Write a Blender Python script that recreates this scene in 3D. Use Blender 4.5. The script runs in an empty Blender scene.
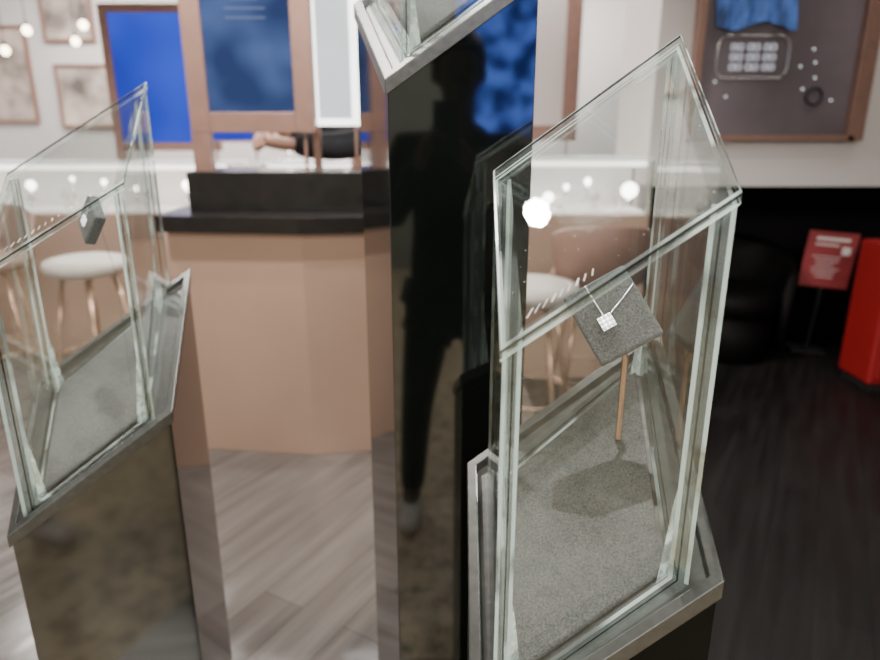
import bpy, bmesh, math, random
from mathutils import Vector, Matrix
random.seed(4)
S=bpy.context.scene
COL=S.collection

# ---------------------------------------------------------------- materials
def newmat(n):
    m=bpy.data.materials.new(n); m.use_nodes=True
    nt=m.node_tree; nt.nodes.clear()
    o=nt.nodes.new('ShaderNodeOutputMaterial')
    return m,nt,o
def M(name,c,rough=.5,metal=0.,var=.12,scale=20.,bump=0.,coat=0.,spec=.5,emit=None,es=0.,stretch=(1,1,1),detail=4,sheen=0.,ior=1.5):
    m,nt,o=newmat(name)
    p=nt.nodes.new('ShaderNodeBsdfPrincipled')
    tc=nt.nodes.new('ShaderNodeTexCoord'); mp=nt.nodes.new('ShaderNodeMapping')
    mp.inputs['Scale'].default_value=stretch
    nz=nt.nodes.new('ShaderNodeTexNoise'); nz.inputs['Scale'].default_value=scale; nz.inputs['Detail'].default_value=detail
    cr=nt.nodes.new('ShaderNodeValToRGB')
    cr.color_ramp.elements[0].position=.3; cr.color_ramp.elements[1].position=.7
    cr.color_ramp.elements[0].color=(*[x*(1-var) for x in c],1)
    cr.color_ramp.elements[1].color=(*[min(1,x*(1+var)) for x in c],1)
    L=nt.links.new
    L(tc.outputs['Object'],mp.inputs['Vector']); L(mp.outputs[0],nz.inputs['Vector']); L(nz.outputs['Fac'],cr.inputs[0])
    L(cr.outputs[0],p.inputs['Base Color'])
    p.inputs['Roughness'].default_value=rough; p.inputs['Metallic'].default_value=metal; p.inputs['IOR'].default_value=ior
    p.inputs['Coat Weight'].default_value=coat; p.inputs['Coat Roughness'].default_value=.02
    p.inputs['Specular IOR Level'].default_value=spec
    p.inputs['Sheen Weight'].default_value=sheen
    if emit:
        p.inputs['Emission Color'].default_value=(*emit,1); p.inputs['Emission Strength'].default_value=es
    if bump:
        b=nt.nodes.new('ShaderNodeBump'); b.inputs['Strength'].default_value=bump; b.inputs['Distance'].default_value=.003
        L(nz.outputs['Fac'],b.inputs['Height']); L(b.outputs[0],p.inputs['Normal'])
    L(p.outputs[0],o.inputs[0])
    return m
def glow(name,c,s,var=.1,scale=3.,c2=None):
    m,nt,o=newmat(name)
    e=nt.nodes.new('ShaderNodeEmission'); e.inputs[1].default_value=s
    tc=nt.nodes.new('ShaderNodeTexCoord')
    nz=nt.nodes.new('ShaderNodeTexNoise'); nz.inputs['Scale'].default_value=scale
    cr=nt.nodes.new('ShaderNodeValToRGB'); cr.color_ramp.elements[0].position=.38; cr.color_ramp.elements[1].position=.62
    cr.color_ramp.elements[0].color=(*[x*(1-var) for x in c],1)
    cr.color_ramp.elements[1].color=(*(c2 or c),1)
    nt.links.new(tc.outputs['Object'],nz.inputs[0]); nt.links.new(nz.outputs['Fac'],cr.inputs[0])
    nt.links.new(cr.outputs[0],e.inputs[0]); nt.links.new(e.outputs[0],o.inputs[0])
    return m
def fresnel_fac(nt,ior=1.5):
    """fresnel term that is the same entering and leaving the pane (no internal total reflection on flat sheets)"""
    L=nt.links.new
    ge=nt.nodes.new('ShaderNodeNewGeometry'); f=nt.nodes.new('ShaderNodeFresnel')
    mr=nt.nodes.new('ShaderNodeMapRange'); mr.inputs['To Min'].default_value=ior; mr.inputs['To Max'].default_value=1/ior
    L(ge.outputs['Backfacing'],mr.inputs['Value']); L(mr.outputs[0],f.inputs['IOR'])
    return f
def clear_glass(name,tint=(.974,.987,.982),ior=1.5,boost=1.0):
    m,nt,o=newmat(name)
    t=nt.nodes.new('ShaderNodeBsdfTransparent'); t.inputs[0].default_value=(*tint,1)
    g=nt.nodes.new('ShaderNodeBsdfGlossy'); g.inputs['Roughness'].default_value=0.0
    f=fresnel_fac(nt,ior)
    mu=nt.nodes.new('ShaderNodeMath'); mu.operation='MULTIPLY'; mu.inputs[1].default_value=boost; mu.use_clamp=True
    mx=nt.nodes.new('ShaderNodeMixShader')
    L=nt.links.new
    L(f.outputs[0],mu.inputs[0]); L(mu.outputs[0],mx.inputs[0]); L(t.outputs[0],mx.inputs[1]); L(g.outputs[0],mx.inputs[2]); L(mx.outputs[0],o.inputs[0])
    return m
def edge_glass(name,lo,hi,tcol,gl=.2,dcol=(.88,.98,.96),sc=(14,14,9)):
    m,nt,o=newmat(name); L=nt.links.new
    g=nt.nodes.new('ShaderNodeBsdfGlossy'); g.inputs['Roughness'].default_value=.04; g.inputs[0].default_value=(.9,1,.97,1)
    tr=nt.nodes.new('ShaderNodeBsdfTransparent'); tr.inputs[0].default_value=(*tcol,1)
    d=nt.nodes.new('ShaderNodeBsdfTranslucent'); d.inputs[0].default_value=(*dcol,1)
    d2=nt.nodes.new('ShaderNodeBsdfDiffuse'); d2.inputs[0].default_value=(*[x*.95 for x in dcol],1)
    ad=nt.nodes.new('ShaderNodeMixShader'); ad.inputs[0].default_value=.5
    tc=nt.nodes.new('ShaderNodeTexCoord'); mp=nt.nodes.new('ShaderNodeMapping'); mp.inputs['Scale'].default_value=sc
    nz=nt.nodes.new('ShaderNodeTexNoise'); nz.inputs['Scale'].default_value=1; nz.inputs['Detail'].default_value=2
    cr=nt.nodes.new('ShaderNodeValToRGB'); cr.color_ramp.elements[0].position=.46; cr.color_ramp.elements[1].position=.57
    cr.color_ramp.elements[0].color=(lo,lo,lo,1); cr.color_ramp.elements[1].color=(hi,hi,hi,1)
    m1=nt.nodes.new('ShaderNodeMixShader'); m1.inputs[0].default_value=gl
    m2=nt.nodes.new('ShaderNodeMixShader')
    L(tc.outputs['Object'],mp.inputs[0]); L(mp.outputs[0],nz.inputs[0]); L(nz.outputs['Fac'],cr.inputs[0])
    L(d.outputs[0],ad.inputs[1]); L(d2.outputs[0],ad.inputs[2])
    L(tr.outputs[0],m1.inputs[1]); L(g.outputs[0],m1.inputs[2])
    L(cr.outputs[0],m2.inputs[0]); L(m1.outputs[0],m2.inputs[1]); L(ad.outputs[0],m2.inputs[2]); L(m2.outputs[0],o.inputs[0])
    return m
def planks(name,c1,c2,mortar,rot,rough,w=1.6,h=.16,grain=.75,spec=.5,rv=1.8):
    m,nt,o=newmat(name); L=nt.links.new
    p=nt.nodes.new('ShaderNodeBsdfPrincipled'); p.inputs['Specular IOR Level'].default_value=spec
    tc=nt.nodes.new('ShaderNodeTexCoord'); mp=nt.nodes.new('ShaderNodeMapping'); mp.inputs['Rotation'].default_value=(0,0,rot)
    br=nt.nodes.new('ShaderNodeTexBrick'); br.inputs['Scale'].default_value=1; br.inputs['Brick Width'].default_value=w; br.inputs['Row Height'].default_value=h
    br.inputs['Mortar Size'].default_value=.0018; br.inputs['Color1'].default_value=(*c1,1); br.inputs['Color2'].default_value=(*c2,1); br.inputs['Mortar'].default_value=(*mortar,1)
    mp2=nt.nodes.new('ShaderNodeMapping'); mp2.inputs['Scale'].default_value=(1.2,14,1)
    nz=nt.nodes.new('ShaderNodeTexNoise'); nz.inputs['Scale'].default_value=1.5; nz.inputs['Detail'].default_value=5
    mx=nt.nodes.new('ShaderNodeMix'); mx.data_type='RGBA'; mx.blend_type='MULTIPLY'; mx.inputs[0].default_value=grain
    cr=nt.nodes.new('ShaderNodeValToRGB'); cr.color_ramp.elements[0].position=.34; cr.color_ramp.elements[1].position=.66
    cr.color_ramp.elements[0].color=(.50,.49,.48,1)
    rr=nt.nodes.new('ShaderNodeMapRange'); rr.inputs['From Min'].default_value=.35; rr.inputs['From Max'].default_value=.65
    rr.inputs['To Min'].default_value=rough/rv; rr.inputs['To Max'].default_value=rough*rv
    L(tc.outputs['Object'],mp.inputs[0]); L(mp.outputs[0],br.inputs[0]); L(mp.outputs[0],mp2.inputs[0]); L(mp2.outputs[0],nz.inputs[0]); L(nz.outputs['Fac'],cr.inputs[0])
    L(nz.outputs['Fac'],rr.inputs['Value']); L(rr.outputs[0],p.inputs['Roughness'])
    L(br.outputs['Color'],mx.inputs[6]); L(cr.outputs[0],mx.inputs[7]); L(mx.outputs[2],p.inputs['Base Color']); L(p.outputs[0],o.inputs[0])
    return m
def suede(name,c,lo=.72,hi=1.35,fs=350,speck=.0):
    m,nt,o=newmat(name); L=nt.links.new
    p=nt.nodes.new('ShaderNodeBsdfPrincipled'); p.inputs['Roughness'].default_value=.8; p.inputs['Sheen Weight'].default_value=.15; p.inputs['Sheen Roughness'].default_value=.4
    tc=nt.nodes.new('ShaderNodeTexCoord')
    n1=nt.nodes.new('ShaderNodeTexNoise'); n1.inputs['Scale'].default_value=7; n1.inputs['Detail'].default_value=4
    n2=nt.nodes.new('ShaderNodeTexNoise'); n2.inputs['Scale'].default_value=fs; n2.inputs['Detail'].default_value=3
    ad=nt.nodes.new('ShaderNodeMath'); ad.operation='MULTIPLY_ADD'; ad.inputs[1].default_value=.45
    mu=nt.nodes.new('ShaderNodeMath'); mu.operation='MULTIPLY'; mu.inputs[1].default_value=.55
    cr=nt.nodes.new('ShaderNodeValToRGB'); cr.color_ramp.elements[0].position=.38; cr.color_ramp.elements[1].position=.64
    cr.color_ramp.elements[0].color=(*[x*lo for x in c],1); cr.color_ramp.elements[1].color=(*[min(1,x*hi) for x in c],1)
    vo=nt.nodes.new('ShaderNodeTexVoronoi'); vo.inputs['Scale'].default_value=260
    sr=nt.nodes.new('ShaderNodeValToRGB'); sr.color_ramp.elements[0].position=.05; sr.color_ramp.elements[0].color=(speck,speck,speck,1); sr.color_ramp.elements[1].position=.12; sr.color_ramp.elements[1].color=(0,0,0,1)
    mx=nt.nodes.new('ShaderNodeMix'); mx.data_type='RGBA'; mx.blend_type='ADD'; mx.inputs[0].default_value=1.
    b=nt.nodes.new('ShaderNodeBump'); b.inputs['Strength'].default_value=.35; b.inputs['Distance'].default_value=.0007
    L(tc.outputs['Object'],n1.inputs[0]); L(tc.outputs['Object'],n2.inputs[0]); L(tc.outputs['Object'],vo.inputs['Vector']); L(n2.outputs['Fac'],mu.inputs[0])
    L(n1.outputs['Fac'],ad.inputs[0]); L(mu.outputs[0],ad.inputs[2]); L(ad.outputs[0],cr.inputs[0])
    L(vo.outputs['Distance'],sr.inputs[0]); L(cr.outputs[0],mx.inputs[6]); L(sr.outputs[0],mx.inputs[7]); L(mx.outputs[2],p.inputs['Base Color'])
    L(n2.outputs['Fac'],b.inputs['Height']); L(b.outputs[0],p.inputs['Normal']); L(p.outputs[0],o.inputs[0])
    return m

mGlass=clear_glass('clear_glass')
mEdgeB=edge_glass('glass_edge_bright',.14,.92,(.92,.98,.96),.40)  # pale and dark strips stand in for light refracted along the glass edges
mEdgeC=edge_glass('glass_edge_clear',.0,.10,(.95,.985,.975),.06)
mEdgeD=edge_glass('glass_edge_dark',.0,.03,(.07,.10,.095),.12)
GM=[mGlass,mEdgeB,mEdgeC,mEdgeD]
mCornerGlow=edge_glass('corner_refraction_glow',.25,1.,(.93,.99,.97),.35,(.92,1.,.98),(60,60,40))
mBlackGloss=M('black_lacquer',(.004,.005,.0045),rough=.05,ior=1.70,var=.3,scale=4)
mPedLeft=M('black_lacquer_polished',(.010,.009,.007),rough=.07,ior=1.85,var=.3,scale=4)
mPedRight=M('black_lacquer_dark',(.002,.002,.002),rough=.25,spec=.08,var=.3)
mTray=M('gunmetal',(.11,.11,.105),rough=.38,metal=.75,var=.12,scale=90,bump=.15)
mPad=suede('grey_suede',(.064,.067,.066),.42,1.75,430,.05); mCush=suede('charcoal_suede',(.085,.088,.090),.42,1.8,430,.08)
mCopper=M('copper_laminate',(.49,.32,.245),rough=.28,metal=.25,var=.05,scale=2)
mCopperRod=M('copper_rod',(.55,.35,.25),rough=.25,metal=.7,var=.06)
mAcrylic=clear_glass('clear_acrylic',(.93,.95,.95))
mFrame=M('rose_brown_frame',(.29,.165,.13),rough=.35,metal=.3,var=.08)
mBlack=M('black_stone',(.012,.010,.010),rough=.22,var=.3)
mMatBlack=M('matt_black',(.006,.005,.006),rough=.8,var=.3)
mWall=M('warm_white_paint',(.59,.57,.56),rough=.6,var=.08,scale=1.2)
mCeil=M('grey_ceiling_paint',(.22,.21,.20),rough=.8,var=.1,scale=2)
mPanel=M('pale_panel',(.66,.60,.58),rough=.45,var=.03,scale=1.5)
mDarkWall=M('near_black_wall',(.005,.003,.004),rough=.7,var=.4,scale=2,spec=.2)
mStool=M('dusty_pink_leather',(.34,.22,.175),rough=.5,var=.08,scale=12,bump=.2)
mStoolPale=M('pale_leather',(.60,.52,.48),rough=.5,var=.05,scale=12,bump=.2)
mSilver=M('silver',(.92,.92,.90),rough=.12,metal=1,var=.04)
mGem=M('diamond',(.95,.97,1.),rough=.03,var=.1,scale=300,spec=1.,coat=1.,emit=(.9,.95,1),es=.9)  # faint emission stands in for the sparkle of the stones
mChain=M('silver_chain',(.95,.95,.94),rough=.2,metal=.6,var=.04)
mBlue=glow('blue_screen',(.035,.06,.62),1.2,var=.2,scale=.9,c2=(.055,.11,.85))
mBlueUnseen=glow('unseen_screen_blue',(.015,.04,.45),7.0,var=.75,scale=8,c2=(.12,.26,1.0))
mBlueDim=glow('blue_dim_screen',(.06,.10,.28),.9,var=.3,scale=3,c2=(.12,.19,.45))
mLine=glow('pale_screen_line',(.35,.45,.75),.6)
mWhiteGlow=glow('white_light',(1,.95,.88),14.)
mBar=glow('warm_light_bar',(1,.93,.84),4.5)
mWhiteSoft=glow('white_lightbox',(.93,.98,1.),1.4)
mTrim=glow('white_lightbox_trim',(1,.98,.95),5.)
mLiner=M('glowing_liner',(.80,.76,.72),rough=.6,var=.05,emit=(1,.95,.9),es=.45)  # liner emits a little, standing in for showcase light falling on it
mWarm=glow('warm_bulb',(1,.82,.6),14.)
mRed=M('red_enamel',(.26,.008,.010),rough=.5,var=.08)
mRedSign=M('red_sign',(.30,.04,.045),rough=.5,var=.1)
mWhite=M('white_print',(.8,.75,.72),rough=.6,var=.05)
mShoe=M('pale_grey_shoe',(.60,.56,.52),rough=.6,var=.1)
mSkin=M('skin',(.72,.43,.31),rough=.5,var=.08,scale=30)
mSkinDim=M('skin_dimmed',(.085,.050,.038),rough=.6,var=.08,scale=30,spec=.2)  # skin colour darkened so the reflected figure reads as an unlit silhouette
mCoat=M('black_cloth',(.003,.0035,.004),rough=.9,var=.3,scale=60,bump=.3,spec=.1)
mJacket=M('dark_grey_cloth',(.03,.03,.033),rough=.9,var=.3,scale=60,bump=.3)
mHair=M('black_hair',(.01,.008,.007),rough=.5,var=.4,scale=80,stretch=(1,1,.1))
mPhone=M('phone_black',(.01,.01,.012),rough=.15,var=.2)
mBlueCloth=M('blue_cloth',(.08,.18,.55),rough=.7,var=.6,scale=7,stretch=(3,1,1),bump=.5)
mSlate=M('slate_board',(.14,.11,.125),rough=.4,var=.45,scale=1.3)
mFloor=planks('floor_planks',(.170,.155,.146),(.120,.108,.102),(.075,.068,.064),math.radians(-60),.12,grain=.6,spec=1.)
mFloorD=planks('dark_planks',(.012,.010,.010),(.008,.007,.007),(.003,.003,.003),math.radians(-60),.5,spec=.3,rv=1.2)

# ---------------------------------------------------------------- helpers
def link(o): COL.objects.link(o); return o
def mesh_obj(name,verts,faces,mats,fm=None,smooth=False):
    me=bpy.data.meshes.new(name); me.from_pydata([tuple(v) for v in verts],[],faces)
    for m in (mats if isinstance(mats,list) else [mats]): me.materials.append(m)
    if fm:
        for i,k in enumerate(fm): me.polygons[i].material_index=k
    bm=bmesh.new(); bm.from_mesh(me); bmesh.ops.recalc_face_normals(bm,faces=bm.faces); bm.to_mesh(me); bm.free()
    if smooth:
        for p in me.polygons: p.use_smooth=True
    return link(bpy.data.objects.new(name,me))
def prism(name,bot,top,mat,fm=None):
    n=len(bot); v=list(bot)+list(top)
    f=[(i,(i+1)%n,n+(i+1)%n,n+i) for i in range(n)]+[tuple(range(n)),tuple(range(n,2*n))]
    return mesh_obj(name,v,f,mat,fm)
def bevel(o,w,seg=2):
    b=o.modifiers.new('bevel','BEVEL'); b.width=w; b.segments=seg; b.limit_method='ANGLE'; return o
def box(name,x0,x1,y0,y1,z0,z1,mat,bw=0.,seg=2):
    c=Vector(((x0+x1)/2,(y0+y1)/2,z0))
    a,b,h=(x1-x0)/2,(y1-y0)/2,z1-z0
    bt=[Vector((-a,-b,0)),Vector((a,-b,0)),Vector((a,b,0)),Vector((-a,b,0))]
    o=prism(name,bt,[p+Vector((0,0,h)) for p in bt],mat); o.location=c
    if bw: bevel(o,bw,seg)
    return o
def multi(name,parts,mat):
    v=[];f=[]
    for (cx,cy,cz,sx,sy,sz) in parts:
        k=len(v)
        for dz in(-1,1):
            for dx,dy in((-1,-1),(1,-1),(1,1),(-1,1)):
                v.append((cx+dx*sx/2,cy+dy*sy/2,cz+dz*sz/2))
        f+=[(k,k+1,k+2,k+3),(k+4,k+5,k+6,k+7)]+[(k+i,k+(i+1)%4,k+4+(i+1)%4,k+4+i) for i in range(4)]
    return mesh_obj(name,v,f,mat)
def cyl(name,p0,p1,r0,r1,mat,n=24,smooth=True):
    p0=Vector(p0);p1=Vector(p1); d=(p1-p0); q=d.to_track_quat('Z','Y').to_matrix()
    b=[p0+q@Vector((r0*math.cos(2*math.pi*i/n),r0*math.sin(2*math.pi*i/n),0)) for i in range(n)]
    t=[p1+q@Vector((r1*math.cos(2*math.pi*i/n),r1*math.sin(2*math.pi*i/n),0)) for i in range(n)]
    o=prism(name,b,t,mat)
    if smooth:
        for p in o.data.polygons:
            p.use_smooth=len(p.vertices)==4
    return o
def lathe(name,prof,mat,n=40,at=(0,0,0)):
    v=[];f=[]
    for r,z in prof:
        for i in range(n):
            a=2*math.pi*i/n; v.append((r*math.cos(a),r*math.sin(a),z))
    for k in range(len(prof)-1):
        for i in range(n):
            j=(i+1)%n; f.append((k*n+i,k*n+j,(k+1)*n+j,(k+1)*n+i))
    f.append(tuple(range(n))); f.append(tuple((len(prof)-1)*n+i for i in range(n)))
    o=mesh_obj(name,v,f,mat,smooth=True); o.location=at; return o
def tube(name,pts,r,mat,cyclic=False):
    cu=bpy.data.curves.new(name,'CURVE'); cu.dimensions='3D'; cu.bevel_depth=r; cu.bevel_resolution=2
    s=cu.splines.new('POLY'); s.points.add(len(pts)-1); s.use_cyclic_u=cyclic
    for p,q in zip(s.points,pts): p.co=(*q,1)
    cu.materials.append(mat)
    o=bpy.data.objects.new(name,cu); link(o)
    dg=bpy.context.evaluated_depsgraph_get(); me=bpy.data.meshes.new_from_object(o.evaluated_get(dg))
    bpy.data.objects.remove(o); me.materials.clear(); me.materials.append(mat)
    for p in me.polygons: p.use_smooth=True
    return link(bpy.data.objects.new(name,me))
def thing(name,loc,label,cat,group=None):
    e=bpy.data.objects.new(name,None); e.empty_display_size=.05; e.location=loc; link(e)
    e['label']=label; e['category']=cat
    if group: e['group']=group
    return e
def par(c,p):
    bpy.context.view_layer.update()
    c.parent=p; c.matrix_parent_inverse=p.matrix_world.inverted(); return c
def struct(o): o['kind']='structure'; return o
def inset(q,d):
    q=[Vector((p[0],p[1])) for p in q]; n=len(q); c=sum(q,Vector((0,0)))/n
    ln=[]
    for i in range(n):
        a=q[i];b=q[(i+1)%n]; t=(b-a).normalized(); nn=Vector((-t.y,t.x))
        if nn.dot(c-a)<0: nn=-nn
        ln.append((a+nn*d,t))
    out=[]
    for i in range(n):
        (p1,t1),(p2,t2)=ln[i-1],ln[i]
        den=t1.x*t2.y-t1.y*t2.x; s=((p2.x-p1.x)*t2.y-(p2.y-p1.y)*t2.x)/den
        out.append(p1+t1*s)
    return out

# ---------------------------------------------------------------- display pedestals
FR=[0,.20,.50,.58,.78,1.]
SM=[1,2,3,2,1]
def display(origin,rot,quad,tray,slope,zD,H,label,pedmat,padmat=mPad,ticks=None,dust=0):
    c,s=math.cos(rot),math.sin(rot)
    R=lambda p:Vector((origin[0]+c*p[0]-s*p[1],origin[1]+s*p[0]+c*p[1]))
    Q=[R(p) for p in quad]; T=[R(p) for p in tray]
    sx,sy=c*slope[0]-s*slope[1], s*slope[0]+c*slope[1]
    zt=lambda p:zD+sx*(p[0]-origin[0])+sy*(p[1]-origin[1])
    zb=lambda p:zt(p)-H
    P=lambda p,z:Vector((p[0],p[1],z))
    cen=sum(Q,Vector((0,0)))/4
    e=thing('display_pedestal',(cen.x,cen.y,0),label,'display case',group='glass-topped jewellery display pedestals')
    I=inset(T,.004)
    par(bevel(prism('pedestal_body',[P(p,0) for p in I],[P(p,zb(p)-.010) for p in I],pedmat),.0012),e)
    Ti=inset(T,.012)
    v=[P(p,zb(p)-.010) for p in T]+[P(p,zb(p)+.011) for p in T]+[P(p,zb(p)+.011) for p in Ti]+[P(p,zb(p)-.002) for p in Ti]
    f=[(0,1,2,3),(12,13,14,15)]
    for k in(0,4,8):
        f+=[(k+i,k+(i+1)%4,k+4+(i+1)%4,k+4+i) for i in range(4)]
    tr=bevel(mesh_obj('tray',v,f,mTray),.0012); par(tr,e); tr['label']='brushed gunmetal tray rim'
    th=.018
    G=inset(Q,th)
    for i in range(4):
        j=(i+1)%4
        ta=(Q[j]-Q[i]).normalized()*.0002
        n=len(FR); v=[];f=[];fm=[]
        for zz in (lambda p:zb(p),lambda p:zt(p)-.0125):
            for a,b,sg in((Q[i],G[i],1),(Q[j],G[j],-1)):
                for u in FR:
                    p=a.lerp(b,u)+ta*sg; v.append(P(p,zz(p)))
        ix=lambda lv,en,k:lv*2*n+en*n+k
        f.append((ix(0,0,0),ix(0,1,0),ix(1,1,0),ix(1,0,0))); fm.append(0)
        f.append((ix(0,0,n-1),ix(0,1,n-1),ix(1,1,n-1),ix(1,0,n-1))); fm.append(0)
        for k in range(n-1):
            for en in(0,1): f.append((ix(0,en,k),ix(0,en,k+1),ix(1,en,k+1),ix(1,en,k))); fm.append(SM[k])
            f.append((ix(1,0,k),ix(1,1,k),ix(1,1,k+1),ix(1,0,k+1))); fm.append([1,2,2,2,2][k])
            f.append((ix(0,0,k),ix(0,1,k),ix(0,1,k+1),ix(0,0,k+1))); fm.append([2,2,3,2,1][k])
        g=mesh_obj('glass_panel',v,f,GM,fm); par(g,e)
        g['label']='thick clear glass side panel with polished edges and painted refraction bands'
    O=inset(Q,-.002)
    v=[];f=[];fm=[]
    lv=[(O,-.012),(O,-.0102),(O,-.0050),(O,-.0018),(inset(Q,0.0),0.0)]
    for poly,dz in lv:
        for p in poly: v.append(P(p,zt(p)+dz))
    for k,mi in enumerate((1,2,3,1)):
        for i in range(4): f.append((k*4+i,k*4+(i+1)%4,k*4+4+(i+1)%4,k*4+4+i)); fm.append(mi)
    f+=[(0,1,2,3),(16,17,18,19)]; fm+=[0,0]
    lid=mesh_obj('glass_lid',v,f,GM,fm); par(lid,e)
    lid['label']='sloping clear glass top'
    G1=inset(Q,th+.0003)  # pale wedges added in the lower corners for the glow of refracted light
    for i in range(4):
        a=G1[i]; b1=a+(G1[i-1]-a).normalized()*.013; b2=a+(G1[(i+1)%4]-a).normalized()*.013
        fl=prism('corner_glow',[P(p,zb(p)+.001) for p in(a,b1,b2)],[P(a,zb(a)+.105),P(a.lerp(b1,.25),zb(a)+.085),P(a.lerp(b2,.25),zb(a)+.085)],mCornerGlow); par(fl,e)
        fl['label']='pale aqua wedge standing in for refracted light in glass corner'
    if ticks:  # row of small white ticks near the lid's front edge
        O2=inset(Q,.011); O3=inset(Q,.017); v=[];f=[]
        a0,a1,nn=ticks
        for k in range(nn):
            u=a0+(a1-a0)*k/(nn-1); du=.005*(1+.8*(k%3==0))
            k0=len(v)
            for (W,uu) in((O2,u),(O2,u+du),(O3,u+du),(O3,u)):
                p=W[0].lerp(W[1],uu); v.append(P(p,zt(p)+.0001))
            for q in list(v[k0:k0+4]): v.append(q+Vector((0,0,.0005)))
            f+=[(k0,k0+1,k0+2,k0+3),(k0+4,k0+5,k0+6,k0+7)]+[(k0+i,k0+(i+1)%4,k0+4+(i+1)%4,k0+4+i) for i in range(4)]
        par(mesh_obj('white_ticks',v,f,mWhite),lid)
    if dust:
        r=random.Random(9); bm=bmesh.new(); D=inset(Q,.008)
        for k in range(dust):
            a,b=r.random(),r.random(); p=D[0].lerp(D[1],a).lerp(D[3].lerp(D[2],a),b)
            bmesh.ops.create_icosphere(bm,subdivisions=1,radius=r.uniform(.00025,.0006),matrix=Matrix.Translation(P(p,zt(p)+.0003)))
        me=bpy.data.meshes.new('dust_specks'); bm.to_mesh(me); bm.free(); me.materials.append(mWhite)
        d=link(bpy.data.objects.new('dust_specks',me)); d['kind']='stuff'; par(d,lid)
    K=inset(Q,.023)
    pad=bevel(prism('lining_pad',[P(p,zb(p)-.001) for p in K],[P(p,zb(p)+.007) for p in K],padmat),.003,3); par(pad,e)
    pad['label']='grey suede base pad'
    return e,zb
quadR=[(0,0),(.204,.055),(.242,.36),(.011,.26)]
trayR=[(-.022,-.021),(.233,.039),(.257,.374),(-.015,.286)]
trayL=[(-.022,-.021),(.233,.039),(.285,.374),(-.015,.286)]
eR,zbR=display((.052,.52),0,quadR,trayR,(.469,.466),1.278,.40,'black pedestal with sloping glass case holding a pendant necklace',mPedRight,ticks=(.05,.36,9),dust=110)
eL,zbL=display((-.660,.915),math.radians(20.5),quadR,trayL,(.469,.466),1.251,.40,'glossy black pedestal with sloping glass case beside the copper counter',mPedLeft,ticks=(.04,.8,16))
quadC=[(0,0),(.19,.002),(.145,.23),(-.062,.21)]
trayC=[(-.022,-.020),(.190,-.020),(.160,.255),(-.092,.235)]
eC,zbC=display((-.054,.99),0,quadC,trayC,(.68,.72),1.932,.40,'tallest glossy black pedestal, mirror-like face, sloping glass case above',mBlackGloss)

# ---------------------------------------------------------------- jewellery stands
def stand(center,e1,n,base,label,size=(.088,.088),t=.011,group='suede jewellery stands',rodmat=mCopperRod,rodlab='slim copper pole',rr=.0035):
    center=Vector(center); n=Vector(n).normalized(); e1=Vector(e1); e1=(e1-n*e1.dot(n)).normalized(); e2=n.cross(e1).normalized()
    if e2.z<0:e2=-e2
    st=thing('jewelry_stand',base,label,'jewelry stand',group)
    h,g=size[0]/2,size[1]/2
    P=lambda a,b,k:center+e1*a+e2*b+n*k
    bot=[P(-h,-g,-t),P(h,-g,-t),P(h,g,-t),P(-h,g,-t)]; top=[p+n*2*t for p in bot]
    cu=bevel(prism('cushion',bot,top,mCush),.0035,3); par(cu,st); cu['label']='charcoal suede square cushion'
    base=Vector(base)
    top_pt=P(0,-g*.15,-t-.001)
    rod=tube('pole',[base+Vector((0,0,.002)),base+Vector((0,0,(top_pt.z-base.z)*.7)),top_pt],rr,rodmat); par(rod,st); rod['label']=rodlab
    return st,P,t,(e1,e2,n)
C0=(.1985,.733,1.242)
stR,PR,tR,axR=stand(C0,(.076,-.03,.062),(-.24,-.86,.36),(.224,.755,zbR((.224,.755))+.0065),'square charcoal suede stand on copper pole holding a pendant necklace',size=(.078,.090),t=.015,rr=.0042)
def necklace(P,t,k,label,pend,tops):
    (e1,e2,n)=k
    base=P(pend[0],pend[1],t)
    nk=thing('necklace',base,label,'necklace')
    ch=[]
    for tp in tops:
        pts=[]
        for i in range(13):
            u=i/12; a=pend[0]+(tp[0]-pend[0])*u; b=pend[1]+.004+(tp[1]-pend[1]-.004)*u-.001*math.sin(math.pi*u)
            pts.append(P(a,b,t+.0012))
        ch.append(pts)
    pts=ch[0][::-1]+ch[1]
    bm=bmesh.new()
    L=[]
    for i in range(len(pts)-1):
        for s in range(4): L.append(pts[i].lerp(pts[i+1],s/4))
    for p in L:
        bmesh.ops.create_icosphere(bm,subdivisions=1,radius=.0009,matrix=Matrix.Translation(p))
    me=bpy.data.meshes.new('chain'); bm.to_mesh(me); bm.free(); me.materials.append(mChain)
    par(link(bpy.data.objects.new('chain',me)),nk)
    rot=Matrix((e1,e2,n)).transposed().to_4x4()
    bm=bmesh.new(); s=.0165
    bmesh.ops.create_cube(bm,size=1,matrix=Matrix.Translation(P(pend[0],pend[1],t+.0018))@rot@Matrix.Diagonal((s,s,.003,1)))
    me=bpy.data.meshes.new('pendant'); bm.to_mesh(me); bm.free(); me.materials.append(mSilver)
    pd=link(bpy.data.objects.new('pendant',me)); bevel(pd,.0004); par(pd,nk)
    bm=bmesh.new()
    for i in(-1,0,1):
        for j in(-1,0,1):
            bmesh.ops.create_icosphere(bm,subdivisions=1,radius=.0028,matrix=Matrix.Translation(P(pend[0]+i*.0052,pend[1]+j*.0052,t+.0038)))
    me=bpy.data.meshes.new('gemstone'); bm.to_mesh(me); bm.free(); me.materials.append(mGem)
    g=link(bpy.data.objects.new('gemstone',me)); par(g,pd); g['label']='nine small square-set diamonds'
    return nk
necklace(PR,tR,axR,'silver chain necklace with square diamond pendant on suede cushion',(-.009,-.004),[(-.010,.0435),(.0375,.020)])
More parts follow.
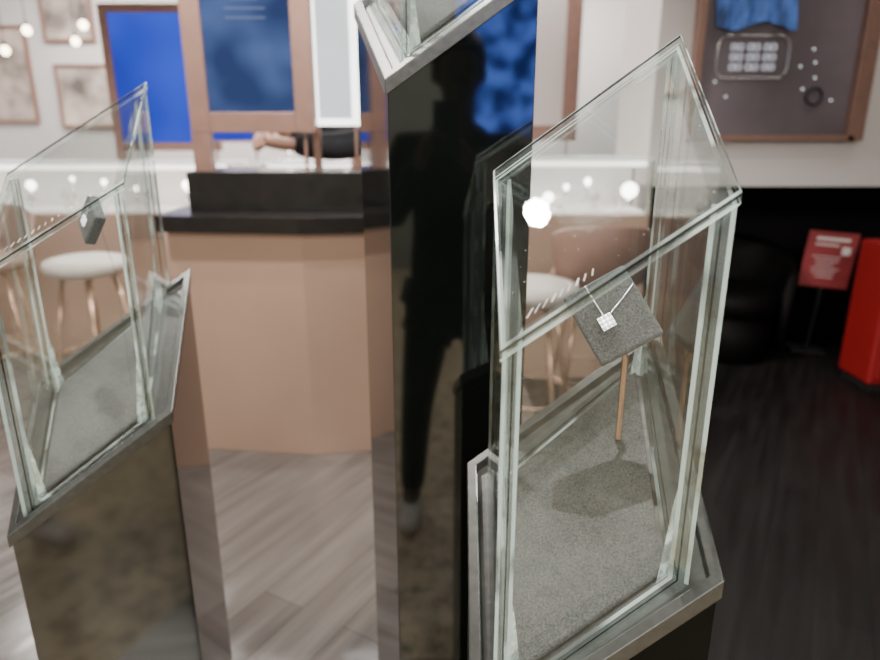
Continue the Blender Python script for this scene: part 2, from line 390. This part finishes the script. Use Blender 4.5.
stL,PL,tL,axL=stand((-.577,1.10,1.304),(.30,-.22,.50),(-.70,-.72,.25),(-.56,1.12,zbL((-.56,1.12))+.0065),'small charcoal suede stand on clear pole, turned away',size=(.060,.058),t=.009,rodmat=mAcrylic,rodlab='clear acrylic pole',rr=.002)
necklace(PL,tL,axL,'fine silver chain necklace draped on small suede cushion',(0,-.004),[(-.012,.026),(.026,.01)])

# ---------------------------------------------------------------- room shell
def slab(name,x0,x1,y0,y1,z0,z1,mat): return struct(box(name,x0,x1,y0,y1,z0,z1,mat))
slab('floor',-5,.50,.42,7,-.05,0,mFloor)
slab('floor_dark',.50,4.5,.42,7,-.05,0,mFloorD)
mStone,nt,o=newmat('mottled_stone')
p=nt.nodes.new('ShaderNodeBsdfPrincipled'); p.inputs['Roughness'].default_value=.3
tc=nt.nodes.new('ShaderNodeTexCoord'); vz=nt.nodes.new('ShaderNodeTexNoise'); vz.inputs['Scale'].default_value=16; vz.inputs['Detail'].default_value=5; vz.inputs['Roughness'].default_value=.7
cr=nt.nodes.new('ShaderNodeValToRGB'); cr.color_ramp.elements[0].position=.32; cr.color_ramp.elements[0].color=(.14,.11,.07,1); cr.color_ramp.elements[1].position=.56; cr.color_ramp.elements[1].color=(.56,.46,.31,1)
nt.links.new(tc.outputs['Object'],vz.inputs[0]); nt.links.new(vz.outputs['Fac'],cr.inputs[0]); nt.links.new(cr.outputs[0],p.inputs['Base Color']); nt.links.new(p.outputs[0],o.inputs[0])
slab('floor_stone',-5,4.5,-5,.42,-.05,0,mStone)
slab('wall_back',-5,4.5,7,7.1,0,3.1,mWall)
slab('wall_left',-5.1,-5,-.2,7.1,0,3.1,mWall)
slab('wall_right',4.5,4.6,-.2,7.1,0,3.1,mDarkWall)
slab('ceiling',-5.1,4.6,.42,7.1,3.1,3.2,mCeil)
slab('wall_panel',1.22,4.5,4.0,4.12,1.118,3.1,mPanel)
slab('wall_recess',1.28,4.5,4.75,4.85,0,3.1,mDarkWall)
slab('wall_recess_side',1.22,1.28,4.12,4.75,0,3.1,mPanel)
mMall=M('walkway_wall',(.24,.25,.21),rough=.6,var=.2,scale=1.5)
slab('wall_walkway',-5,4.5,-5.1,-5,0,3.4,mMall)

# ---------------------------------------------------------------- copper counter
ct=thing('service_counter',(-.7,3.0,0),'copper-fronted service counter with thick black worktop','counter')
pl=[(-1.17,2.83),(-.58,2.76),(-.1,2.84),(-.1,3.35),(-1.17,3.35)]
par(bevel(prism('counter_front',[Vector((*p,.0)) for p in pl],[Vector((*p,1.03)) for p in pl],mCopper),.003),ct)
pl2=[(-1.20,2.78),(-.58,2.71),(-.08,2.79),(-.08,3.38),(-1.20,3.38)]
par(bevel(prism('worktop',[Vector((*p,1.03)) for p in pl2],[Vector((*p,1.10)) for p in pl2],mBlack),.004),ct)
par(box('raised_ledge',-1.10,-.12,2.93,3.30,1.10,1.268,mBlack,.004),ct)

# ---------------------------------------------------------------- screens
def screen(x0,x1,z0,z1,y,fw,mat,label,legs=None,depth=.06,name='display_screen',lines=0,fmat=mFrame,cat='screen'):
    e=thing(name,((x0+x1)/2,y,legs if legs is not None else z0),label,cat)
    w=x1-x0;h=z1-z0;cx=(x0+x1)/2;cz=(z0+z1)/2
    parts=[(x0+fw/2,y,cz,fw,depth,h),(x1-fw/2,y,cz,fw,depth,h),(cx,y,z1-fw/2,w-2*fw,depth,fw),(cx,y,z0+fw/2,w-2*fw,depth,fw)]
    par(bevel(multi('frame',parts,fmat),.003),e)
    par(multi('screen_panel',[(cx,y+.005,cz,w-2*fw,depth*.6,h-2*fw)],mat),e)
    if legs is not None:
        par(multi('leg',[(x0+fw*.45,y,(legs+z0)/2,fw*.9,depth,z0-legs)],mFrame),e)
        par(multi('leg',[(x1-fw*.6,y,(legs+z0)/2,.012,.012,z0-legs)],mFrame),e)
    if lines:
        pr=[(cx,y-depth*.3-.001,z1-fw-h*.14-i*h*.05,(w-2*fw)*(.45 if i else .3),.002,h*.010) for i in range(lines)]
        par(multi('printed_lines',pr,mLine),e)
    return e
screen(-1.09,-.545,1.43,2.15,3.05,.085,mBlueDim,'brown-framed blue poster screen standing on the black counter',legs=1.268,lines=3)
screen(-.575,-.365,1.46,2.3,3.15,.030,mWhiteSoft,'tall white illuminated lightbox standing on the counter',legs=1.268,name='lightbox',fmat=mTrim,cat='lightbox')
screen(-2.22,-1.50,1.30,2.22,4.72,.055,mBlue,'large bright blue screen in a brown frame',name='wall_screen',legs=0.0)
screen(-1.50,-1.20,1.36,1.52,4.5,.012,mBlue,'small low blue screen on glass showcase',name='low_screen',legs=1.247)
screen(.36,1.1,1.35,2.9,5.6,.12,mPanel,'tall brown-framed pale panel against the shop wall',name='pale_board',legs=0.0,cat='panel')

# ---------------------------------------------------------------- lit showcases
mTopGlass=M('showcase_top',(.75,.78,.78),rough=.1,var=.05,emit=(1,1,1),es=.3)  # slight emission put into the top for its lit look
def bust(x,y,z,h,label='small pale jewellery bust inside a lit showcase'):
    b=thing('jewelry_bust',(x,y,z),label,'jewelry bust','pale jewellery busts')
    par(lathe('bust',[(.03,0),(.032,.006),(.010,.012),(.009,h*.4),(.035,h*.6),(.030,h*.85),(.012,h),(.010,h+.015)],mWhite,20,(x,y,z)),b)
def showcase(x0,x1,y0,y1,zb,zt,label,n):
    e=thing('glass_showcase',((x0+x1)/2,(y0+y1)/2,0),label,'showcase','lit jewellery showcases')
    par(box('cabinet_base',x0,x1,y0,y1,0,zb,mCopper,.004),e)
    par(box('top_glass',x0,x1,y0,y1,zt,zt+.012,mTopGlass,.002),e)
    par(box('light_bar',x0+.03,x1-.03,y0+.03,y0+.05,zt-.035,zt-.005,mBar),e)
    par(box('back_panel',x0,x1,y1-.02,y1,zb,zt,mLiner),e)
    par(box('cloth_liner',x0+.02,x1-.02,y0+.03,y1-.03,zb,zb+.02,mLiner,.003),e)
    for x in(x0+.007,x1-.007):
        for y in(y0+.007,y1-.03): par(box('corner_post',x-.007,x+.007,y-.007,y+.007,zb,zt,mSilver),e)
    r=random.Random(n)
    for i in range(n):
        x=x0+.1+(x1-x0-.2)*i/(n-1); y=(y0+y1)/2+r.uniform(-.08,.08); bust(x,y,zb+.02,r.uniform(.07,.15))
    return e
showcase(-3.6,-1.30,4.2,4.6,.93,1.235,'long lit glass jewellery showcase with copper base',9)
showcase(-1.1,.30,4.2,4.6,.93,1.235,'lit glass jewellery showcase behind the counter',6)
showcase(.42,1.18,3.75,4.15,.98,1.28,'lit glass jewellery showcase behind the pink chair',4)
for i,x in enumerate((-1.02,-.84,-.70,-.52)): bust(x,4.3,1.247,.09+.03*(i%2),'small pale jewellery bust standing on a showcase')
lamps=[(1.08,3.84,1.11,.045,1.0),(.62,3.84,1.07,.03,1.0),(.84,3.84,1.16,.02,1.0),(.72,3.84,1.13,.016,1.0),(-2.62,4.32,1.10,.03,.95),(-2.35,4.32,1.14,.014,.95),(-2.15,4.32,1.12,.018,.95),(-1.95,4.32,1.08,.014,.95),(-1.62,4.32,1.10,.03,.95),
 (-1.10+.14,4.36,1.33,.022,1.247),(-.77,4.36,1.35,.015,1.247),(-.60,4.36,1.32,.018,1.247)]
for (x,y,z,r,zb_) in lamps:
    e=thing('showcase_lamp',(x,y,zb_),'small glowing round lamp on a lit showcase','lamp','round lamps in showcases')
    par(lathe('bulb',[(r*math.cos(math.radians(a)),r*math.sin(math.radians(a))) for a in range(-85,86,17)],mWhiteGlow,24,(x,y,z)),e)
    par(cyl('lamp_stem',(x,y,zb_),(x,y,z-r*.95),.006,.006,mSilver,10),e)

# ---------------------------------------------------------------- stools
def bar_chair(loc,rz,mat,label,back=True):
    x,y=loc
    e=thing('bar_chair' if back else 'bar_stool',(0,0,0),label,'chair' if back else 'stool','upholstered bar seating')
    par(lathe('seat',[(.02,.70),(.17,.70),(.205,.72),(.215,.75),(.205,.775),(.15,.79),(.01,.792)],mat,40),e)
    if back:
        v=[];f=[];N=17
        for k,(r,z) in enumerate([(.205,.72),(.235,.74),(.275,1.02),(.262,1.035),(.245,1.02),(.205,.76)]):
            for i in range(N):
                a=math.radians(-90-62+124*i/(N-1)); zz=z-(.05*abs((i-8)/8)**3 if z>.9 else 0)
                v.append((r*math.cos(a),r*math.sin(a),zz))
        for k in range(6):
            for i in range(N-1):
                f.append((k*N+i,k*N+i+1,((k+1)%6)*N+i+1,((k+1)%6)*N+i))
        f.append(tuple(k*N for k in range(6))); f.append(tuple(k*N+N-1 for k in range(6)))
        par(mesh_obj('backrest',v,f,mat,smooth=True),e)
    for a in(45,135,225,315):
        c,s=math.cos(math.radians(a)),math.sin(math.radians(a))
        par(cyl('leg',(c*.25,s*.25,0),(c*.12,s*.12,.705),.010,.014,mCopperRod,12),e)
    par(tube('footrest',[(.205*math.cos(2*math.pi*i/24),.205*math.sin(2*math.pi*i/24),.25) for i in range(24)],.007,mCopperRod,True),e)
    e.location=(x,y,0); e.rotation_euler=(0,0,rz); return e
mStoolB=M('rose_brown_leather',(.24,.13,.10),rough=.5,var=.08,scale=12,bump=.2)
bar_chair((.76,3.2),0,mStoolB,'dusty pink upholstered bar chair with copper legs, facing showcase')
bar_chair((.42,2.92),math.radians(70),mStoolPale,'pale round bar stool beside dusty pink chair',back=False)
bar_chair((-1.90,3.5),math.radians(160),mStoolPale,'pale round bar stool with slim copper legs',back=False)
bar_chair((-2.50,3.6),math.radians(200),mStool,'dusty pink bar chair with copper legs beside pale stool',back=True)

# ---------------------------------------------------------------- framed niche on pale panel
ni=thing('framed_showcase',(2.0,3.97,1.36),'brown-framed wall showcase with blue cloth and glinting jewellery board','showcase')
x0,x1,z0,z1=1.41,2.42,1.38,2.45; yy=3.97
fr=.045
par(bevel(multi('frame',[(x0+fr/2,yy,(z0+z1)/2,fr,.07,z1-z0),(x1-fr,yy,(z0+z1)/2,fr*2,.07,z1-z0),((x0+x1)/2,yy,z0+.015,x1-x0-.1,.07,.03),((x0+x1)/2,yy,z1-.02,x1-x0-.1,.07,.04)],mFrame),.003),ni)
par(multi('back_board',[((x0+x1)/2,3.99,(z0+z1)/2,x1-x0-.08,.016,z1-z0-.05)],mSlate),ni)
v=[];f=[];N=24
for i in range(N+1):
    for j in range(9):
        xx=x0+.07+.44*i/N+.04*j/8; v.append((xx,3.950+.016*math.sin(i*1.1+j*.25),z1-.05-(z1-1.985-.05)*(j/8)-(.022*math.sin(i*.33)*j/8)))
for i in range(N):
    for j in range(8): f.append((i*9+j,(i+1)*9+j,(i+1)*9+j+1,i*9+j+1))
par(mesh_obj('blue_drape',v,f,mBlueCloth,smooth=True),ni)
def rrect(cx,cz,w,h,r,y,n=5):
    pts=[]
    for (sx,sz,a0) in((1,1,0),(-1,1,90),(-1,-1,180),(1,-1,270)):
        for k in range(n+1):
            a=math.radians(a0+90*k/n); pts.append((cx+sx*(w/2-r)+r*math.cos(a),y,cz+sz*(h/2-r)+r*math.sin(a)))
    return pts
bc=(1.745,1.828)
mSym=glow('pale_symbol',(.85,.87,.95),1.1)
par(tube('badge_outline',rrect(bc[0],bc[1],.40,.22,.06,3.972),.0035,mSilver,True),ni)
for i in(-1,0,1):
    for j in(-1,0,1):
        for k in(-.5,.5):
            par(tube('badge_symbol',rrect(bc[0]+i*.092+k*.036,bc[1]+j*.052,.028,.028,.009,3.972,3),.0026,mSym,True),ni)
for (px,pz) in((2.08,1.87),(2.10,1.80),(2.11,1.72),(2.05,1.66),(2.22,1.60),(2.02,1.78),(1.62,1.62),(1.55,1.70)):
    bm=bmesh.new(); bmesh.ops.create_icosphere(bm,subdivisions=2,radius=.006); me=bpy.data.meshes.new('glint_stud'); bm.to_mesh(me); bm.free(); me.materials.append(mWhiteSoft)  # studs glow to stand in for jewellery glints
    g=link(bpy.data.objects.new('glint_stud',me)); g.location=(px,3.972,pz); par(g,ni)
par(tube('ring_jewel',[(2.12+.045*math.cos(2*math.pi*i/24),3.970,1.62+.045*math.sin(2*math.pi*i/24)) for i in range(24)],.006,mPhone,True),ni)

# ---------------------------------------------------------------- red sign, red cabinet, black tub chair
sg=thing('safety_sign',(0,0,0),'small tilted red sign with white print on a black stand','sign')
sb=box('sign_board',-.15,.15,-.006,.006,-.18,.18,mRedSign,.004)
tx=multi('printed_text',[(0,-.0075,.135,.20,.002,.018),(-.03,-.0075,.098,.14,.002,.010)]+[(-.02+.01*(i%2),-.0075,.02-i*.026,.17-.03*(i%3),.002,.005) for i in range(6)]+[(.09,-.0075,.065,.05,.002,.05)],mWhite)
post=multi('sign_post',[(0,.012,-.40,.016,.016,.44)],mMatBlack)
ft=multi('sign_foot',[(0,.03,-.617,.22,.16,.02)],mMatBlack)
for o in(sb,tx,post,ft): o.parent=sg
sg.location=(2.50,4.20,.637); sg.rotation_euler=(0,math.radians(4),math.radians(-10))
cab=thing('fire_cabinet',(2.70,3.62,0),'red enamelled fire equipment cabinet standing on dark floor','cabinet')
par(box('cabinet_body',2.44,3.00,3.52,3.82,.04,.84,mRed,.02,3),cab)
par(box('door',2.47,2.97,3.505,3.52,.08,.80,mRed,.008),cab)
par(multi('base_plinth',[(2.72,3.67,.02,.50,.26,.04)],mMatBlack),cab)
par(multi('white_label',[(2.60,3.503,.72,.16,.002,.07)],mWhite),cab)
tc_=thing('tub_chair',(1.92,4.22,0),'black rounded tub chair in the dark recess','chair')
N=28; v=[];f=[]
prof=[(.30,.05),(.34,.10),(.37,.70),(.345,.76),(.31,.72),(.28,.42)]
for k,(r,z) in enumerate(prof):
    for i in range(N+1):
        a=math.radians(-40+260*i/N); d=.18*(abs(i/N-.5)*2)**2 if z>.6 else 0
        v.append((1.92+r*math.cos(a),4.22+r*math.sin(a),z-d))
n1=N+1
for k in range(6):
    for i in range(N): f.append((k*n1+i,k*n1+i+1,((k+1)%6)*n1+i+1,((k+1)%6)*n1+i))
f.append(tuple(k*n1 for k in range(6))); f.append(tuple(k*n1+N for k in range(6)))
mTub=M('black_leather',(.002,.0015,.0015),rough=.6,var=.2,bump=.1,spec=.12)
par(mesh_obj('shell_back',v,f,mTub,smooth=True),tc_)
par(lathe('seat',[(.26,.30),(.29,.33),(.29,.42),(.25,.46),(.02,.47)],mTub,32,(1.92,4.22,0)),tc_)
par(lathe('base_plinth',[(.24,0),(.26,.02),(.26,.30)],mTub,32,(1.92,4.22,0)),tc_)

# ---------------------------------------------------------------- pendants, pictures on back wall
for i,(x,z,y) in enumerate([(-3.55,2.30,5.6),(-3.1,2.15,5.4),(-2.72,2.20,5.5),(-2.95,2.12,5.8),(-3.9,2.45,5.8),(-3.35,2.02,5.5),(-2.55,2.32,5.7)]):
    e=thing('pendant_lamp',(x,y,z),'small warm globe pendant lamp on a thin cord','lamp','globe pendant lamps')
    par(lathe('bulb',[(.004,-.035),(.022,-.028),(.035,0),(.024,.026),(.010,.036)],mWarm,20,(x,y,z)),e)
    par(lathe('lamp_cap',[(.013,.03),(.013,.06),(.004,.07)],mBlack,16,(x,y,z)),e)
    par(cyl('cord',(x,y,z+.065),(x,y,3.1),.003,.003,mBlack,8),e)
mArt=M('abstract_print',(.42,.35,.31),rough=.6,var=.75,scale=3,detail=6)
for i,(x,z,w,h) in enumerate([(-4.4,1.95,.75,.9),(-3.45,1.75,.7,.6),(-3.6,2.5,.5,.5),(-.2,2.2,.8,.9)]):
    e=thing('wall_picture',(x,6.97,z),'framed brown and cream abstract picture on pale wall','picture','abstract pictures on the wall')
    par(multi('picture_print',[(x,6.985,z,w-.06,.02,h-.06)],mArt),e)
    par(multi('frame',[(x-w/2+.015,6.98,z,.03,.04,h),(x+w/2-.015,6.98,z,.03,.04,h),(x,6.98,z+h/2-.015,w-.06,.04,.03),(x,6.98,z-h/2+.015,w-.06,.04,.03)],mFrame),e)

# ---------------------------------------------------------------- people
class Sk:
    def __init__(s): s.v=[];s.e=[];s.r=[]
    def a(s,p,r,parent=None):
        s.v.append(Vector(p)); s.r.append(r if isinstance(r,tuple) else (r,r)); i=len(s.v)-1
        if parent is not None: s.e.append((parent,i))
        return i
    def build(s,name,mat,sub=2):
        me=bpy.data.meshes.new(name); me.from_pydata([tuple(p) for p in s.v],s.e,[]); me.materials.append(mat)
        o=link(bpy.data.objects.new(name,me)); me.update()
        sk=o.modifiers.new('skin','SKIN'); sk.use_smooth_shade=True
        for i,d in enumerate(me.skin_vertices[0].data): d.radius=s.r[i]; d.use_root=(i==0)
        su=o.modifiers.new('sub','SUBSURF'); su.levels=sub; su.render_levels=sub
        dg=bpy.context.evaluated_depsgraph_get(); m2=bpy.data.meshes.new_from_object(o.evaluated_get(dg))
        m2.materials.clear(); m2.materials.append(mat)
        for p in m2.polygons: p.use_smooth=True; p.material_index=0
        o.modifiers.clear(); o.data=m2; return o
def hand(sk,wrist,wp,d,nrm,side,curl=.5,f=1.):
    d=Vector(d).normalized(); nrm=Vector(nrm); nrm=(nrm-d*nrm.dot(d)).normalized(); lat=d.cross(nrm)*side
    wp=Vector(wp)
    pc=sk.a(wp+d*.035*f,(.030*f,.020*f),wrist)
    for k,(off,L) in enumerate(((.030,.95),(.010,1.05),(-.010,1.),(-.029,.78))):
        kn=sk.a(wp+d*(.082-.004*abs(k-1))*f+lat*off*f,(.0125*f,.0115*f),pc)
        p=wp+d*.082*f+lat*off*f; ang=0; cur=kn
        for seg,rr in((.036*L,.0100),(.025*L,.0092),(.020*L,.0074)):
            ang+=curl; dd=d*math.cos(ang)+nrm*math.sin(ang); p=p+dd*seg*f; cur=sk.a(p,rr*f,cur)
    t1=sk.a(wp+(d*.030+lat*.030+nrm*.008)*f,(.0140*f,.0135*f),pc)
    t2=sk.a(wp+(d*.060+lat*.048+nrm*.020)*f,.0112*f,t1)
    sk.a(wp+(d*.085+lat*.050+nrm*.034)*f,.0088*f,t2)
def head(sk,neck,p,f):
    p=Vector(p); f=Vector((f[0],f[1],0)).normalized(); u=Vector((0,0,1))
    n=sk.a(p+u*.07+f*.012,(.052,.052),neck)
    j=sk.a(p+u*.125+f*.035,(.060,.062),n)
    m=sk.a(p+u*.185+f*.030,(.074,.085),j)
    return sk.a(p+u*.245+f*.012,(.066,.080),m)
mLips=M('lips',(.5,.18,.15),rough=.4)
def face(par_o,p,f,sk=mSkin,lp=mLips):
    p=Vector(p); f=Vector((f[0],f[1],0)).normalized(); l=Vector((-f.y,f.x,0)); u=Vector((0,0,1))
    for s in(-1,1):
        bm=bmesh.new(); bmesh.ops.create_uvsphere(bm,u_segments=12,v_segments=8,radius=.011); me=bpy.data.meshes.new('eye'); bm.to_mesh(me); bm.free(); me.materials.append(mHair)
        o=link(bpy.data.objects.new('eye',me)); o.location=p+u*.190+f*.100+l*s*.031; par(o,par_o)
        bm=bmesh.new(); bmesh.ops.create_uvsphere(bm,u_segments=12,v_segments=8,radius=1,matrix=Matrix.Diagonal((.012,.018,.030,1))); me=bpy.data.meshes.new('ear'); bm.to_mesh(me); bm.free(); me.materials.append(sk)
        o=link(bpy.data.objects.new('ear',me)); o.location=p+u*.175+f*.02+l*s*.078; par(o,par_o)
    o=cyl('nose',p+u*.195+f*.100,p+u*.150+f*.122,.006,.014,sk,10); par(o,par_o)
    o=tube('mouth',[p+u*.122+f*.092-l*.022,p+u*.120+f*.099,p+u*.122+f*.092+l*.022],.005,lp); par(o,par_o)
def hair(par_o,p,f):
    p=Vector(p); f=Vector((f[0],f[1],0)).normalized()
    bm=bmesh.new(); bmesh.ops.create_uvsphere(bm,u_segments=28,v_segments=18,radius=1,matrix=Matrix.Translation(p+Vector((0,0,.215))-f*.006)@Matrix.Rotation(math.atan2(f.y,f.x),4,'Z')@Matrix.Diagonal((.108,.090,.108,1)))
    for v in list(bm.verts):
        q=v.co-p
        if q.dot(f)>.045 and q.z<.245: bm.verts.remove(v)
        elif q.z<.13: bm.verts.remove(v)
    me=bpy.data.meshes.new('hair'); bm.to_mesh(me); bm.free(); me.materials.append(mHair)
    for q in me.polygons:q.use_smooth=True
    o=link(bpy.data.objects.new('hair',me)); sm=o.modifiers.new('s','SOLIDIFY'); sm.thickness=.008; par(o,par_o)

def sales():
    cx,cy=-.33,3.66
    pe=thing('person',(cx,cy,0),'person in black jacket standing behind counter, hands together','person')
    f=(-.5,-.85,0)
    nb=(cx-.01,cy-.06,1.51)
    wr=[Vector((-.80,3.42,1.44)),Vector((-.76,3.27,1.375))]
    el=[Vector((-.55,3.50,1.40)),Vector((-.46,3.36,1.36))]
    sh=[Vector((cx-.17,cy+.05,1.46)),Vector((cx+.14,cy-.13,1.46))]
    hd=[Vector((-1,-.45,-.25)),Vector((-1,.20,.25))]
    for kind in('body','jacket','trousers'):
        sk=Sk(); k={'body':1.,'jacket':1.14,'trousers':1.12}[kind]
        root=sk.a((cx,cy,.95),(.15*k,.105*k))
        if kind in('body','jacket'):
            w=sk.a((cx,cy,1.12),(.135*k,.10*k),root); ch=sk.a((cx,cy-.03,1.36),(.15*k,.11*k),w); nk=sk.a(nb,(.07 if kind=='jacket' else .055,)*2,ch)
            if kind=='body': head(sk,nk,nb,f)
            for i in(0,1):
                s=sk.a(sh[i],.062*k,ch); e_=sk.a(el[i],.045 if kind=='body' else .075,s)
                if kind=='body':
                    w_=sk.a(wr[i],(.036,.030),e_)
                    hand(sk,w_,wr[i],hd[i],(0,-.2,-1) if i==0 else (0,.5,-.3),1 if i==0 else -1,.6 if i==0 else .75,1.15)
                else: sk.a(wr[i].lerp(el[i],.14),.060,e_)
        if kind in('body','trousers'):
            for s in(-1,1):
                h=sk.a((cx+s*.09,cy,.86),(.088*k,.09*k),root); kn=sk.a((cx+s*.10,cy-.02,.48),.058*k,h); an=sk.a((cx+s*.10,cy+.02,.09),.04*k,kn)
                if kind=='body': sk.a((cx+s*.11,cy-.14,.04),(.04,.03),an)
        o=sk.build(kind,{'body':mSkin,'jacket':mJacket,'trousers':mCoat}[kind]); par(o,pe)
        if kind=='body': bo=o
    face(bo,nb,f); hair(bo,nb,f)
sales()
def photographer():
    cx,cy=.06,-.32
    pe=thing('person',(cx,cy,0),'person in dark coat and trousers raising a smartphone','person')
    nb=(cx,cy-.01,1.44); f=(0,1,0)
    wr=[Vector((-.055,-.13,1.36)),Vector((.085,-.13,1.36))]
    el=[Vector((cx-.23,cy+.02,1.14)),Vector((cx+.22,cy+.02,1.14))]
    sh=[Vector((cx-.18,cy,1.385)),Vector((cx+.18,cy,1.385))]
    for kind in('body','coat','trousers','shoe'):
        if kind=='shoe':
            for s in(-1,1):
                sk=Sk(); a=sk.a((cx-.04+s*.13,cy-.05,.05),(.050,.050)); b=sk.a((cx-.04+s*.135,cy+.06,.044),(.048,.040),a); sk.a((cx-.04+s*.14,cy+.16,.032),(.042,.028),b)
                par(sk.build('shoe',mShoe),pe)
            continue
        sk=Sk(); k={'body':1.,'coat':1.2,'trousers':1.15}[kind]
        kb=.92 if kind=='body' else 1.15
        root=sk.a((cx,cy,.93),(.155*kb,.105*kb))
        if kind!='trousers':
            w=sk.a((cx,cy,1.10),(.135*kb,.10*kb),root); ch=sk.a((cx,cy,1.30),(.150*kb,.105*kb),w)
            if kind=='coat': nk=sk.a((cx,cy,1.40),(.115,.10),ch); nk=sk.a((cx,cy+.005,1.485),(.070,.070),nk)
            else: nk=sk.a(nb,(.055,.055),ch); head(sk,nk,nb,f)
            for i in(0,1):
                s=sk.a(sh[i],.054*k,ch); e_=sk.a(el[i],.044*k,s)
                if kind=='body':
                    w_=sk.a(wr[i],(.027,.022),e_); hand(sk,w_,wr[i],(.20 if i==0 else -.35,.35,.6),(.6 if i==0 else -.6,.2,0),-1 if i==0 else 1,.45)
                else: sk.a(wr[i].lerp(el[i],.04),.038,e_)
            if kind=='coat':
                sk.a((cx,cy,.80),(.19,.13),root)
        if kind!='coat':
            for s in(-1,1):
                h=sk.a((cx+s*.095,cy,.84),(.085*k,.088*k),root); kn=sk.a((cx-.02+s*.125,cy+.01,.47),.054*k,h); an=sk.a((cx-.04+s*.13,cy-.03,.09),(.040 if kind=='body' else .050),kn)
                if kind=='body': sk.a((cx-.04+s*.135,cy+.06,.045),(.034,.026),an)
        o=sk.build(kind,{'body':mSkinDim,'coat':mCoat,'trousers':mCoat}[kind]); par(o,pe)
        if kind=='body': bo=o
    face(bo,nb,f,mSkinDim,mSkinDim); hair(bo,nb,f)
    ph=thing('smartphone',(0,-.045,1.36),'black smartphone held upright in both hands','phone')
    par(box('phone_body',-.020,.056,-.050,-.042,1.375,1.525,mPhone,.003,3),ph)
    ln=lathe('camera_lens',[(.008,0),(.008,.003),(.005,.0035)],mBlack,20,(0,0,0)); ln.parent=ph
    ln.location=(.0,.003,.145); ln.rotation_euler=(-math.pi/2,0,0)
photographer()
screen(.16,1.0,1.36,2.5,-3.2,.04,mBlueUnseen,'added unseen tall blue screen for the pedestal reflection',name='unseen_reflection_screen',legs=0.0)  # unseen screen, placed for its blue reflection in the centre pedestal
bs=[o for o in bpy.data.objects if o.name.startswith('unseen_reflection_screen')][0]
for c in bs.children:
    if c.name.startswith('screen_panel'):
        for v in c.data.vertices: v.co.y+= .02

# ---------------------------------------------------------------- lights
def area(x,y,z,sx,sy,p,c=(1,.95,.90),rot=(0,0,0)):
    l=bpy.data.lights.new('area_light','AREA'); l.shape='RECTANGLE'; l.size=sx; l.size_y=sy; l.energy=p; l.color=c
    o=link(bpy.data.objects.new('area_light',l)); o.location=(x,y,z); o.rotation_euler=rot; return o
def spot(x,y,z,t,p,ang=40,c=(1,.96,.9),r=.03):
    l=bpy.data.lights.new('spot_light','SPOT'); l.energy=p; l.color=c; l.spot_size=math.radians(ang); l.spot_blend=.5; l.shadow_soft_size=r
    o=link(bpy.data.objects.new('spot_light',l)); o.location=(x,y,z); o.rotation_euler=(Vector(t)-Vector((x,y,z))).to_track_quat('-Z','Y').to_euler(); return o
area(-2.6,5.6,3.05,2.6,1.5,200)
area(-.75,6.0,3.05,.5,1.6,130)
area(1.0,5.8,3.05,2.0,1.2,130)
for (x,y) in((-1.9,2.4),(-1.1,2.0),(-.5,1.9),(-.3,2.9)):
    spot(x,y,3.05,(x+.1,y+.3,0),150,130,r=.05)
area(2.4,3.3,3.0,1.0,.2,7)
area(0,-2.8,3.4,6,2.6,520,(1,.96,.86))
spot(.20,1.0,2.95,(.17,.76,1.05),200,20,r=.010)
spot(-.5,1.15,2.95,(-.6,1.1,.9),150,22)
spot(.05,1.3,3.0,(.05,1.1,1.5),40,30)
w=bpy.data.worlds.new('world'); S.world=w; w.use_nodes=True
w.node_tree.nodes['Background'].inputs[0].default_value=(.55,.53,.48,1); w.node_tree.nodes['Background'].inputs[1].default_value=.5

# ---------------------------------------------------------------- camera
cd=bpy.data.cameras.new('camera'); cd.sensor_width=36; cd.lens=27.04; cd.clip_start=.01
cd.dof.use_dof=True; cd.dof.focus_distance=.74; cd.dof.aperture_fstop=3.6
cam=link(bpy.data.objects.new('camera',cd)); cam.location=(0,0,1.45); cam.rotation_euler=(math.radians(73),0,0)
S.camera=cam
